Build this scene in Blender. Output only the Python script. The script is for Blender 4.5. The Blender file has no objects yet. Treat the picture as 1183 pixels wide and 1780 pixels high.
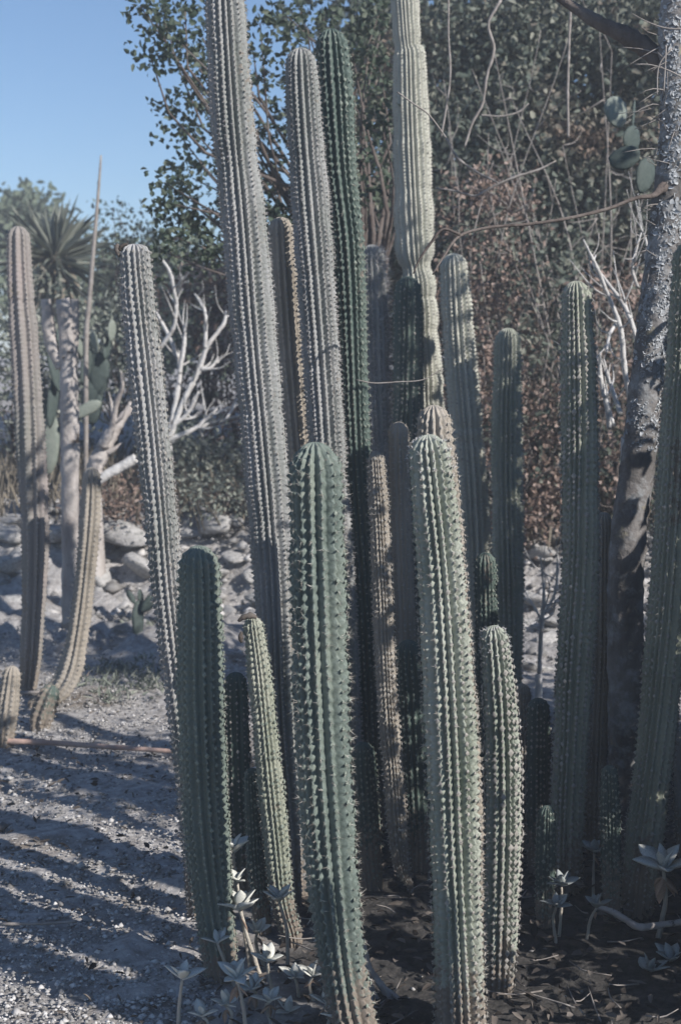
import bpy, math, random
import numpy as np
from mathutils import Vector, Matrix, Euler
R = math.radians
random.seed(7); rng = np.random.default_rng(7)
scene = bpy.context.scene
COL = scene.collection

# ------------------------------------------------------------------ camera
FPX, CX, CY = 2472.0, 591.5, 890.0          # focal length and centre of the photograph in its own pixels
CAMH, PITCH = 1.5, R(6.0)
cam_d = bpy.data.cameras.new('camera'); cam = bpy.data.objects.new('camera', cam_d); COL.objects.link(cam)
cam.location = (0, 0, CAMH); cam.rotation_euler = (R(90) - PITCH, 0, 0)
cam_d.sensor_fit = 'VERTICAL'; cam_d.sensor_height = 36.0; cam_d.lens = 50.0
cam_d.clip_end = 2000; cam_d.clip_start = 0.05
cam_d.dof.use_dof = True; cam_d.dof.focus_distance = 3.6; cam_d.dof.aperture_fstop = 5.0
scene.camera = cam

# ------------------------------------------------------------------ sky and sun
SUN_EL, SUN_AZ = R(33), R(51)               # azimuth measured from "behind the camera" towards its right
world = bpy.data.worlds.new('World'); scene.world = world; world.use_nodes = True
wn = world.node_tree; wn.nodes.clear()
w_out = wn.nodes.new('ShaderNodeOutputWorld'); w_bg = wn.nodes.new('ShaderNodeBackground'); w_sky = wn.nodes.new('ShaderNodeTexSky')
w_sky.sky_type = 'NISHITA'; w_sky.sun_disc = False
w_sky.sun_elevation = SUN_EL; w_sky.sun_rotation = R(180) - SUN_AZ
w_sky.air_density = 1.0; w_sky.dust_density = 0.0; w_sky.ozone_density = 6.0
w_bg.inputs['Strength'].default_value = 0.086
wn.links.new(w_sky.outputs[0], w_bg.inputs['Color']); wn.links.new(w_bg.outputs[0], w_out.inputs['Surface'])
sun_d = bpy.data.lights.new('sun', 'SUN'); sun = bpy.data.objects.new('sun', sun_d); COL.objects.link(sun)
sun_d.energy = 5.0; sun_d.angle = R(0.55); sun_d.color = (1.0, 0.95, 0.895)
to_sun = Vector((math.sin(SUN_AZ) * math.cos(SUN_EL), -math.cos(SUN_AZ) * math.cos(SUN_EL), math.sin(SUN_EL)))
sun.rotation_euler = (-to_sun).to_track_quat('-Z', 'Y').to_euler(); sun.location = (6, -6, 8)
scene.view_settings.view_transform = 'Standard'; scene.view_settings.look = 'None'
scene.view_settings.exposure = 0.48; scene.view_settings.gamma = 1.0
scene.render.engine = 'CYCLES'
scene.cycles.max_bounces = 6; scene.cycles.transparent_max_bounces = 8

# ------------------------------------------------------------------ pixel -> place
cp, sp_ = math.cos(PITCH), math.sin(PITCH)
def ray(x, y):
    a = (x - CX) / FPX; b = -(y - CY) / FPX
    return np.array([a, cp + b * sp_, -sp_ + b * cp])
def W(x, y, Y):
    d = ray(x, y); return np.array([0, 0, CAMH]) + d * (Y / d[1])
def ground_z(x, y):
    x = np.asarray(x, float); y = np.asarray(y, float)
    y0 = 8.1 - 0.45 * np.clip(x, -1.5, 2.5)
    t = np.clip((y - y0) / 0.9, 0, 1); t = t * t * (3 - 2 * t)
    hill = np.clip((y - 14) / 60, 0, 1) ** 1.2 * 1.0
    return 0.5 * t + np.clip(y - y0 - .9, 0, 6) * 0.07 + hill
def GY(y):                                   # depth at which the flat ground shows at picture row y
    d = ray(CX, y); return -CAMH / d[2] * d[1]
def mpp(Y): return Y / FPX                   # metres per photo pixel at depth Y

# ------------------------------------------------------------------ mesh helpers
def new_mesh(name, V, F, smooth=False, attr=None):
    me = bpy.data.meshes.new(name)
    V = np.asarray(V, np.float32); F = np.asarray(F, np.int32); k = F.shape[1]
    me.vertices.add(len(V)); me.vertices.foreach_set('co', V.ravel())
    me.loops.add(F.size); me.loops.foreach_set('vertex_index', F.ravel())
    me.polygons.add(len(F)); me.polygons.foreach_set('loop_start', np.arange(0, F.size, k, dtype=np.int32))
    me.polygons.foreach_set('loop_total', np.full(len(F), k, np.int32))
    if smooth: me.polygons.foreach_set('use_smooth', np.ones(len(F), bool))
    if attr is not None:
        a = me.attributes.new('rnd', 'FLOAT', 'POINT'); a.data.foreach_set('value', np.asarray(attr, np.float32))
    me.update(); return me
def link(name, me, mat=None, parent=None, loc=None, kind=None):
    o = bpy.data.objects.new(name, me); COL.objects.link(o)
    if mat is not None and me is not None and len(me.materials) == 0: me.materials.append(mat)
    if parent is not None: o.parent = parent
    if loc is not None: o.location = loc
    if kind: o['kind'] = kind
    return o
def tag(o, label, cat, group=None):
    o['label'] = label; o['category'] = cat
    if group: o['group'] = group
    return o
def thing(name, label, cat, loc, group=None):
    o = bpy.data.objects.new(name, None); COL.objects.link(o); o.location = [float(v) for v in loc]
    o.empty_display_size = 0.05
    return tag(o, label, cat, group)
class Bag:                                   # collects pieces that belong to ONE mesh
    def __init__(s): s.V = []; s.F = []; s.A = []; s.n = 0
    def add(s, V, F, a=None):
        V = np.asarray(V, float); s.V.append(V); s.F.append(np.asarray(F) + s.n); s.n += len(V)
        s.A.append(np.full(len(V), rng.random()) if a is None else np.asarray(a))
    def mesh(s, name, origin=(0, 0, 0), smooth=False):
        return new_mesh(name, np.concatenate(s.V) - np.asarray(origin, float), np.concatenate(s.F), smooth, np.concatenate(s.A))
def resample(P, n):
    """Catmull-Rom through the rows of P (any width), n samples, even by the first three columns' length."""
    P = np.asarray(P, float)
    if len(P) == 2: Q = P[0] + (P[1] - P[0]) * np.linspace(0, 1, 40)[:, None]
    else:
        E = np.vstack([2 * P[0] - P[1], P, 2 * P[-1] - P[-2]]); Q = []
        for i in range(len(P) - 1):
            p0, p1, p2, p3 = E[i:i + 4]; t = np.linspace(0, 1, 24, endpoint=(i == len(P) - 2))[:, None]
            Q.append(.5 * (2 * p1 + (p2 - p0) * t + (2 * p0 - 5 * p1 + 4 * p2 - p3) * t ** 2 + (3 * p1 - p0 - 3 * p2 + p3) * t ** 3))
        Q = np.vstack(Q)
    L = np.r_[0, np.cumsum(np.linalg.norm(np.diff(Q[:, :3], axis=0), axis=1))]
    s = np.linspace(0, L[-1], n) if np.isscalar(n) else np.asarray(n) * L[-1]
    return np.column_stack([np.interp(s, L, Q[:, k]) for k in range(Q.shape[1])])
def frames(P):
    T = np.gradient(P, axis=0); T /= np.linalg.norm(T, axis=1)[:, None] + 1e-12
    ref = np.array([0., 0, 1]) if abs(T[0, 2]) < .8 else np.array([1., 0, 0])
    U = np.zeros_like(T); u = ref - T[0] * ref.dot(T[0]); u /= np.linalg.norm(u)
    for i, t in enumerate(T):
        u = u - t * u.dot(t); u /= np.linalg.norm(u); U[i] = u
    return T, U, np.cross(T, U)
def tube(P, n=10, seg=7, rough=0.0):
    """P rows: x y z radius."""
    Q = resample(P, n); T, U, V = frames(Q[:, :3])
    a = np.linspace(0, 2 * math.pi, seg, endpoint=False)
    rr = np.maximum(Q[:, 3], .0004)[:, None] * (1 + rough * rng.normal(size=(n, seg)))
    X = Q[:, None, :3] + rr[..., None] * (np.cos(a)[None, :, None] * U[:, None] + np.sin(a)[None, :, None] * V[:, None])
    i, j = np.meshgrid(np.arange(n - 1), np.arange(seg), indexing='ij'); j2 = (j + 1) % seg
    F = np.stack([i * seg + j, i * seg + j2, (i + 1) * seg + j2, (i + 1) * seg + j], -1).reshape(-1, 4)
    V3 = X.reshape(-1, 3); m = len(V3)
    V3 = np.vstack([V3, Q[0, :3], Q[-1, :3]])
    jj = np.arange(seg); j2 = (jj + 1) % seg
    F = np.vstack([F, np.stack([np.full(seg, m), j2, jj, jj], -1), np.stack([np.full(seg, m + 1), (n - 1) * seg + jj, (n - 1) * seg + j2, (n - 1) * seg + j2], -1)])
    return V3, F
def fix_tri_quads(F): return F
def leaves(C, D, N, L, Wd, a=None, fold=.25, curl=.15):
    """Folded leaf blades: base C, direction D, normal N, length L, width Wd -> V, F(quads)."""
    n = len(C); D = D / (np.linalg.norm(D, axis=1)[:, None] + 1e-9)
    N = N - D * (N * D).sum(1)[:, None]; N /= np.linalg.norm(N, axis=1)[:, None] + 1e-9
    S = np.cross(D, N); L = np.asarray(L)[:, None]; Wd = np.asarray(Wd)[:, None]
    def pt(u, w, h): return C + D * L * u + S * Wd * w + N * (h * Wd - curl * L * u * u)
    V = np.stack([pt(0, 0, 0), pt(.33, -.5, fold), pt(.72, -.38, fold * .8), pt(1, 0, 0), pt(.72, .38, fold * .8), pt(.33, .5, fold)], 1).reshape(-1, 3)
    b = np.arange(n)[:, None] * 6
    F = np.concatenate([b + np.array([[0, 1, 2, 3]]), b + np.array([[0, 3, 4, 5]])])
    A = np.repeat(rng.random(n) if a is None else a, 6)
    return V, F, A
def rdir(n, up=0.0):
    d = rng.normal(size=(n, 3)); d[:, 2] += up; return d / np.linalg.norm(d, axis=1)[:, None]

# ------------------------------------------------------------------ materials
MATS = {}
def mat(name, stops, scale=6.0, rough=.85, bump=0.0, bscale=60.0, stretch=(1, 1, 1), by='noise', translucent=0.0, detail=6.0, spots=None):
    m = bpy.data.materials.new(name); m.use_nodes = True; nt = m.node_tree; N = nt.nodes; Lk = nt.links; N.clear()
    out = N.new('ShaderNodeOutputMaterial'); b = N.new('ShaderNodeBsdfPrincipled')
    b.inputs['Roughness'].default_value = rough; b.inputs['Specular IOR Level'].default_value = .25
    tc = N.new('ShaderNodeTexCoord'); mp = N.new('ShaderNodeMapping'); mp.inputs['Scale'].default_value = stretch
    Lk.new(tc.outputs['Object'], mp.inputs['Vector'])
    ns = N.new('ShaderNodeTexNoise'); ns.inputs['Scale'].default_value = scale; ns.inputs['Detail'].default_value = detail; ns.inputs['Roughness'].default_value = .62
    Lk.new(mp.outputs[0], ns.inputs['Vector'])
    cr = N.new('ShaderNodeValToRGB'); el = cr.color_ramp.elements
    lo, hi = (.3, .7) if by == 'noise' else (0, 1)
    while len(el) < len(stops): el.new(.5)
    for i, c in enumerate(stops):
        el[i].position = lo + (hi - lo) * i / (len(stops) - 1); el[i].color = (*c, 1)
    if by == 'noise': Lk.new(ns.outputs['Fac'], cr.inputs['Fac'])
    else:
        at = N.new('ShaderNodeAttribute'); at.attribute_name = 'rnd'; mx = N.new('ShaderNodeMath'); mx.operation = 'MULTIPLY_ADD'
        Lk.new(ns.outputs['Fac'], mx.inputs[0]); mx.inputs[1].default_value = .9; sb = N.new('ShaderNodeMath'); sb.operation = 'SUBTRACT'
        Lk.new(at.outputs['Fac'], sb.inputs[0]); sb.inputs[1].default_value = .45; Lk.new(sb.outputs[0], mx.inputs[2]); Lk.new(mx.outputs[0], cr.inputs['Fac'])
    col = cr.outputs['Color']
    if spots:                                # (scale, threshold, softness, colour): patches with a shape of their own
        for (sc, th, so, c) in spots:
            n2 = N.new('ShaderNodeTexNoise'); n2.inputs['Scale'].default_value = sc; n2.inputs['Detail'].default_value = 7; n2.inputs['Roughness'].default_value = .68
            Lk.new(tc.outputs['Object'], n2.inputs['Vector'])
            r2 = N.new('ShaderNodeMapRange'); r2.inputs['From Min'].default_value = th; r2.inputs['From Max'].default_value = th + so
            Lk.new(n2.outputs['Fac'], r2.inputs['Value']); mc = N.new('ShaderNodeMix'); mc.data_type = 'RGBA'
            Lk.new(r2.outputs[0], mc.inputs['Factor']); Lk.new(col, mc.inputs['A']); mc.inputs['B'].default_value = (*c, 1); col = mc.outputs['Result']
    Lk.new(col, b.inputs['Base Color'])
    if bump:
        n3 = N.new('ShaderNodeTexNoise'); n3.inputs['Scale'].default_value = bscale; n3.inputs['Detail'].default_value = 5
        Lk.new(tc.outputs['Object'], n3.inputs['Vector']); bp = N.new('ShaderNodeBump'); bp.inputs['Strength'].default_value = bump; bp.inputs['Distance'].default_value = .01
        Lk.new(n3.outputs['Fac'], bp.inputs['Height']); Lk.new(bp.outputs[0], b.inputs['Normal'])
    if translucent:
        t = N.new('ShaderNodeBsdfTranslucent'); Lk.new(col, t.inputs['Color']); ms = N.new('ShaderNodeMixShader'); ms.inputs[0].default_value = translucent
        Lk.new(b.outputs[0], ms.inputs[1]); Lk.new(t.outputs[0], ms.inputs[2]); Lk.new(ms.outputs[0], out.inputs['Surface'])
    else: Lk.new(b.outputs[0], out.inputs['Surface'])
    MATS[name] = m; return m
ST = (1, 1, .25)
def add_shaded_soil(m):                              # leaf-mould under the clump, darkened to hold the shade there too, where the ground's own 'rnd' attribute says so
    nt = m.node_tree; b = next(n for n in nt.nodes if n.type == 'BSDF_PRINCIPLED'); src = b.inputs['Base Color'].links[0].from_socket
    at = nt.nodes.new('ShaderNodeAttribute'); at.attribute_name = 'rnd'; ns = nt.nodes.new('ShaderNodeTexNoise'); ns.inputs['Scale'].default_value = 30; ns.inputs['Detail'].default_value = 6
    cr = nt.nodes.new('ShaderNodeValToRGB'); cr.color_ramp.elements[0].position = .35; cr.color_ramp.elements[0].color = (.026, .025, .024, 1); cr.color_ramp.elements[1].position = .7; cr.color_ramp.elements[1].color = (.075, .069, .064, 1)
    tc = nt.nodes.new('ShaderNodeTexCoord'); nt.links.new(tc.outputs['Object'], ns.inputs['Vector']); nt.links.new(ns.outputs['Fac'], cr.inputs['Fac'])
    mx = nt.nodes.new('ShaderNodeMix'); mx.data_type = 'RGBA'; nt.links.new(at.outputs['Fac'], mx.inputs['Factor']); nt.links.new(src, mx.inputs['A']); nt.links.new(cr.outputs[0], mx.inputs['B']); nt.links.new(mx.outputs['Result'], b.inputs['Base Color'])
mat('cactus_green', [(.095, .122, .108), (.138, .168, .148), (.20, .225, .19)], 9, .6, .25, 120, ST)
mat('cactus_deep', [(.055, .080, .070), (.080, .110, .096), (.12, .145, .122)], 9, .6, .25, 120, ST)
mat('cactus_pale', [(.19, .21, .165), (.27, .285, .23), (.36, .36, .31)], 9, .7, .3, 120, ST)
mat('cactus_grey', [(.15, .165, .15), (.24, .245, .235), (.33, .325, .325)], 9, .8, .35, 120, ST)
mat('cactus_silver', [(.20, .225, .18), (.29, .31, .262), (.38, .39, .345)], 9, .75, .3, 120, ST)
mat('cactus_cream', [(.31, .315, .27), (.40, .40, .345), (.47, .465, .41)], 6, .7, .25, 90, ST)
mat('cactus_brown', [(.19, .17, .14), (.29, .26, .22), (.36, .33, .29)], 9, .8, .35, 120, ST)
mat('cactus_rose', [(.17, .175, .155), (.235, .215, .20), (.30, .25, .24)], 5, .8, .3, 120, ST)
def add_cork(m):                              # corky brown old skin, scars; 'rnd' is how old the skin is there
    nt = m.node_tree; b = next(n for n in nt.nodes if n.type == 'BSDF_PRINCIPLED'); src = b.inputs['Base Color'].links[0].from_socket
    at = nt.nodes.new('ShaderNodeAttribute'); at.attribute_name = 'rnd'; tc = nt.nodes.new('ShaderNodeTexCoord')
    ns = nt.nodes.new('ShaderNodeTexNoise'); ns.inputs['Scale'].default_value = 38; ns.inputs['Detail'].default_value = 8; ns.inputs['Roughness'].default_value = .7; nt.links.new(tc.outputs['Object'], ns.inputs['Vector'])
    ad = nt.nodes.new('ShaderNodeMath'); ad.operation = 'MULTIPLY_ADD'; nt.links.new(at.outputs['Fac'], ad.inputs[0]); ad.inputs[1].default_value = .42; nt.links.new(ns.outputs['Fac'], ad.inputs[2])
    mr = nt.nodes.new('ShaderNodeMapRange'); mr.inputs['From Min'].default_value = .63; mr.inputs['From Max'].default_value = .72; nt.links.new(ad.outputs[0], mr.inputs['Value'])
    mx = nt.nodes.new('ShaderNodeMix'); mx.data_type = 'RGBA'; nt.links.new(mr.outputs[0], mx.inputs['Factor']); nt.links.new(src, mx.inputs['A']); mx.inputs['B'].default_value = (.21, .18, .15, 1); nt.links.new(mx.outputs['Result'], b.inputs['Base Color'])
for k in [k for k in MATS if k.startswith('cactus_')]: add_cork(MATS[k])
mat('areole', [(.20, .19, .17), (.38, .36, .33)], 50, .95)
mat('areole_green', [(.15, .18, .15), (.25, .28, .24)], 50, .95)
mat('spine', [(.12, .095, .08), (.34, .31, .27), (.60, .57, .51)], 30, .7, by='rnd')
mat('wool_white', [(.55, .54, .53), (.75, .74, .73)], 30, .9, by='rnd')
mat('spine_grey', [(.14, .12, .115), (.36, .345, .345), (.56, .545, .55)], 30, .7, by='rnd')
mat('gravel', [(.19, .178, .168), (.32, .305, .295), (.46, .445, .43)], 22, .95, .9, 55, spots=[(1.3, .56, .10, (.17, .14, .11)), (60, .60, .05, (.58, .56, .53))])
add_shaded_soil(MATS['gravel'])
mat('pebble', [(.13, .125, .12), (.31, .30, .29), (.56, .545, .53)], 20, .9, .3, 90, by='rnd')
mat('litter', [(.03, .025, .022), (.06, .05, .043), (.15, .13, .115)], 20, .9, by='rnd')
mat('rock', [(.25, .245, .24), (.37, .36, .35), (.48, .47, .455)], 5, .95, 1.0, 9, spots=[(6, .55, .08, (.15, .155, .14)), (14, .62, .05, (.46, .45, .43))])
mat('leaf_oak', [(.030, .048, .032), (.060, .085, .058), (.125, .145, .105)], 3, .6, by='rnd', translucent=.22)
mat('leaf_dense', [(.06, .08, .066), (.125, .145, .118), (.25, .255, .21)], 1.5, .65, by='rnd', translucent=.2, spots=[(1.4, .53, .10, (.20, .15, .12))])
mat('leaf_back', [(.045, .06, .05), (.09, .105, .082)], 1.2, .75, by='rnd', translucent=.15)
mat('leaf_dry', [(.115, .085, .066), (.225, .16, .132), (.34, .27, .235)], 3, .8, by='rnd', translucent=.15)
mat('leaf_sage', [(.12, .14, .12), (.21, .23, .195), (.33, .34, .29)], 2, .75, by='rnd', translucent=.2)
mat('leaf_far', [(.10, .13, .095), (.17, .20, .14)], 2, .75, by='rnd', translucent=.2)
mat('grass_dry', [(.15, .13, .10), (.30, .265, .215)], 3, .9, by='rnd', translucent=.15)
mat('bark', [(.055, .045, .04), (.11, .09, .08), (.17, .15, .135)], 14, .95, .9, 40, (1, 1, .3))
mat('bark_lichen', [(.08, .075, .07), (.15, .14, .135), (.25, .24, .235)], 10, .95, .9, 35, (1, 1, .35), spots=[(11, .50, .16, (.30, .315, .325)), (16, .60, .08, (.24, .22, .17))])
mat('lichen', [(.20, .21, .22), (.33, .345, .36), (.46, .475, .49)], 30, .95, by='rnd')
mat('wood_white', [(.33, .315, .30), (.50, .49, .475), (.60, .59, .58)], 10, .85, .6, 60, (1, 1, .4), spots=[(14, .60, .06, (.22, .20, .18))])
mat('wood_dead', [(.23, .20, .185), (.36, .33, .31), (.47, .44, .42)], 8, .95, .8, 45, (1, 1, .3), spots=[(8, .60, .05, (.07, .055, .045))])
mat('wood_red', [(.33, .22, .18), (.45, .33, .28)], 10, .8, .3, 60)
mat('twig', [(.17, .15, .135), (.33, .305, .285)], 20, .9, .2, 60)
mat('succulent', [(.40, .41, .37), (.58, .585, .54), (.70, .70, .65)], 28, .6, .1, 80, translucent=.1)
mat('succulent_blue', [(.26, .285, .28), (.38, .40, .39)], 16, .6, .1, 80, translucent=.1)
mat('succulent_dry', [(.30, .20, .145), (.46, .34, .26)], 20, .9, .3, 80, translucent=.1)
mat('succulent_stem', [(.30, .27, .23), (.46, .43, .37)], 24, .85, .4, 90, (1, 1, .4))
mat('pad', [(.15, .175, .15), (.23, .25, .215)], 7, .65, .2, 60)
mat('pad_dark', [(.045, .062, .058), (.078, .10, .09)], 7, .65, .2, 60)

# ------------------------------------------------------------------ ground
def build_ground():
    xs = np.r_[-60, -40, -25, -15, -9, -6, np.arange(-4.5, 4.51, .09), 6, 9, 15, 25, 40, 60]
    ys = np.r_[-20, -10, -5, -2, 0, 1, np.arange(2, 12, .08), np.geomspace(12, 140, 40)]
    X, Y = np.meshgrid(xs, ys, indexing='ij')
    Z = ground_z(X, Y)
    bump = .014 * (np.sin(X * 7.1 + Y * 3.3) * np.sin(Y * 5.7 - X * 2.1)) + .0075 * rng.normal(size=X.shape)
    Z = Z + bump - .012 + np.where(Y > 7.2, .05 * np.sin(X * 3.1 + 1) * np.sin(Y * 2.3), 0) + np.where((Y > 7.3) & (Y < 10), .03, 0) * rng.normal(size=X.shape)
    n, m = X.shape; V = np.stack([X, Y, Z], -1).reshape(-1, 3)
    i, j = np.meshgrid(np.arange(n - 1), np.arange(m - 1), indexing='ij')
    F = np.stack([i * m + j, (i + 1) * m + j, (i + 1) * m + j + 1, i * m + j + 1], -1).reshape(-1, 4)
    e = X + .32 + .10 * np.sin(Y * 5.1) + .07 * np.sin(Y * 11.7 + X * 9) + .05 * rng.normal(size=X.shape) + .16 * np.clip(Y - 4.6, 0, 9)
    soil = np.clip(e / .22, 0, 1) * np.clip((6.3 - Y + .4 * np.sin(X * 4)) / .5, 0, 1)  # mask of the leaf-mould patch whose colour also carries the clump's shade
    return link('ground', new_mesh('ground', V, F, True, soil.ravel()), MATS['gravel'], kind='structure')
build_ground()
OCT = np.array([[1, 0, 0], [-1, 0, 0], [0, 1, 0], [0, -1, 0], [0, 0, 1], [0, 0, -1]], float)
OCF = np.array([[0, 2, 4], [2, 1, 4], [1, 3, 4], [3, 0, 4], [2, 0, 5], [1, 2, 5], [3, 1, 5], [0, 3, 5]])
def scatter_stones(P, S, name, m, flat=.6):
    n = len(P); B = OCT[None] * S[:, None, None] * (1 + .45 * rng.normal(size=(n, 6, 1)).clip(-1, 1))
    B[..., 2] *= flat; a = rng.random(n) * 6.3; c, s = np.cos(a)[:, None], np.sin(a)[:, None]
    X = B[..., 0] * c - B[..., 1] * s; Yy = B[..., 0] * s + B[..., 1] * c
    V = (np.stack([X, Yy, B[..., 2]], -1) + P[:, None]).reshape(-1, 3)
    F = (np.arange(n)[:, None, None] * 6 + OCF[None]).reshape(-1, 3)
    o = link(name, new_mesh(name, V, F, False, np.repeat(rng.random(n), 6)), m, kind='stuff'); return o
def gravel_field():
    n = 42000; y = 3.0 + 6.2 * rng.random(n) ** 1.5; x = -.26 * y - .1 + (.52 * y + .2) * rng.random(n)
    keep = (x < -.3) | (rng.random(n) < .006) | ((y > 6.2) & (rng.random(n) < .5)); x, y = x[keep], y[keep]
    s = np.exp(rng.normal(math.log(.0048), .42, len(x))).clip(.0025, .022)
    P = np.stack([x, y, ground_z(x, y) + s * .15 - .004], -1)
    o = scatter_stones(P, s, 'gravel_stones', MATS['pebble'])
    tag(o, 'loose pale gravel and small stones spread over the bare ground', 'gravel')
gravel_field()
def litter_field():
    n = 2600; x = rng.uniform(-.25, 1.4, n); y = rng.uniform(3.0, 6.0, n)
    C = np.stack([x, y, np.full(n, .004) + .012 * rng.random(n)], -1)
    V, F, A = leaves(C, rdir(n) * [1, 1, .25], rdir(n, 2), rng.uniform(.015, .05, n), rng.uniform(.006, .02, n))
    n2 = 700; x2 = rng.uniform(-1.5, -.2, n2); y2 = rng.uniform(3.0, 7.5, n2)
    V2, F2, A2 = leaves(np.stack([x2, y2, np.full(n2, .012)], -1), rdir(n2) * [1, 1, .25], rdir(n2, 2), rng.uniform(.012, .04, n2), rng.uniform(.005, .016, n2)); F2 = F2 + len(V); V = np.vstack([V, V2]); F = np.vstack([F, F2]); A = np.r_[A, A2]
    o = link('leaf_litter', new_mesh('leaf_litter', V, F, False, A), MATS['litter'], kind='stuff')
    tag(o, 'brown dead leaves littering the soil among the cactus bases', 'leaf litter')
litter_field()
def twig_litter():
    b = Bag()
    for _ in range(170):
        x, y = rng.uniform(-.3, 1.4), rng.uniform(3.0, 5.6); a = rng.random() * 6.3; l = rng.uniform(.03, .16); d = np.array([math.cos(a), math.sin(a), 0]) * l
        p = np.array([x, y, .006]); b.add(*tube([[*p, .0022], [*(p + d * .5 + rng.normal(size=3) * [.01, .01, .004]), .002], [*(p + d + [0, 0, rng.uniform(0, .02)]), .001]], 6, 4))
    tag(link('fallen_twigs', b.mesh('fallen_twigs', (0, 0, 0), True), MATS['twig'], kind='stuff'), 'thin dry twigs strewn on the dark soil between the cacti', 'twigs')
twig_litter()

# rock ledge: one thing, each stone a part
def ico(sub=2):
    import bmesh
    bm = bmesh.new(); bmesh.ops.create_icosphere(bm, subdivisions=sub, radius=1)
    V = np.array([v.co[:] for v in bm.verts]); F = np.array([[v.index for v in f.verts] for f in bm.faces]); bm.free(); return V, F
IV, IF = ico(2)
def rock_mesh(name):
    V = IV.copy()
    for _ in range(12):
        d = rdir(1)[0]; k = V @ d; lim = rng.uniform(.38, .7); V -= np.outer(np.maximum(k - lim, 0) * .9, d)
    V *= 1.3 * (1 + .045 * rng.normal(size=(len(V), 1))); return new_mesh(name, V, IF, False)
ROCKS = [rock_mesh('stone') for _ in range(7)]
for r in ROCKS: r.materials.append(MATS['rock'])
ledge = thing('rock_ledge', 'low ledge of rough pale grey stones edging the gravel below the shrubs', 'rock ledge', (-1.3, 8.6, 0))
def add_rock(x, y, z, s, flat=.7):
    o = link('stone', ROCKS[random.randrange(7)], None, ledge)
    o.location = (x + 1.3, y - 8.6, z); o.rotation_euler = (random.uniform(-.3, .3), random.uniform(-.3, .3), random.uniform(0, 6.3))
    o.scale = (s * random.uniform(.85, 1.35), s * random.uniform(.7, 1), s * flat * random.uniform(.8, 1.1))
for i in range(150):
    x = random.uniform(-2.6, 2.3); y0 = 8.0 - .45 * min(max(x, -1.5), 2.5); t = random.random()
    y = y0 + t * 1.15; s = random.choice((.03, .04, .05, .06, .08, .10, .14)) * random.uniform(.8, 1.3)
    add_rock(x, y, float(ground_z(x, y)) + s * .02, s, .45)
for (px, py, w) in [(375, 912, 66), (340, 960, 35), (412, 905, 30), (90, 930, 60), (10, 930, 55), (210, 930, 70), (250, 985, 60), (30, 985, 50), (170, 1000, 45), (300, 1010, 40), (940, 960, 46), (925, 1040, 44), (955, 1080, 36), (935, 1165, 42)]:
    Y = 8.7 if px < 600 else 7.4
    p = W(px, py, Y)
    gz = float(ground_z(p[0], p[1])); s = w * mpp(Y) * .6
    while p[2] - s * .5 > gz + .05 and Y < 12:
        Y += .1; p = W(px, py, Y); gz = float(ground_z(p[0], p[1])); s = w * mpp(Y) * .62
    while p[2] + s * .3 < gz and Y > 5.5:
        Y -= .1; p = W(px, py, Y); gz = float(ground_z(p[0], p[1])); s = w * mpp(Y) * .62
    add_rock(p[0], p[1], p[2], s, .6)

def rubble():
    n = 2600; x = rng.uniform(-2.7, 2.2, n); y = 8.1 - .45 * np.clip(x, -1.5, 2.5) + rng.uniform(-.5, 1.5, n); sz = np.exp(rng.normal(math.log(.022), .5, n)).clip(.008, .07)
    tag(scatter_stones(np.stack([x, y, ground_z(x, y) + sz * .2], -1), sz, 'rubble', MATS['pebble']), 'broken pale rubble strewn over the slope of the rock ledge', 'rubble')
rubble()

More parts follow.
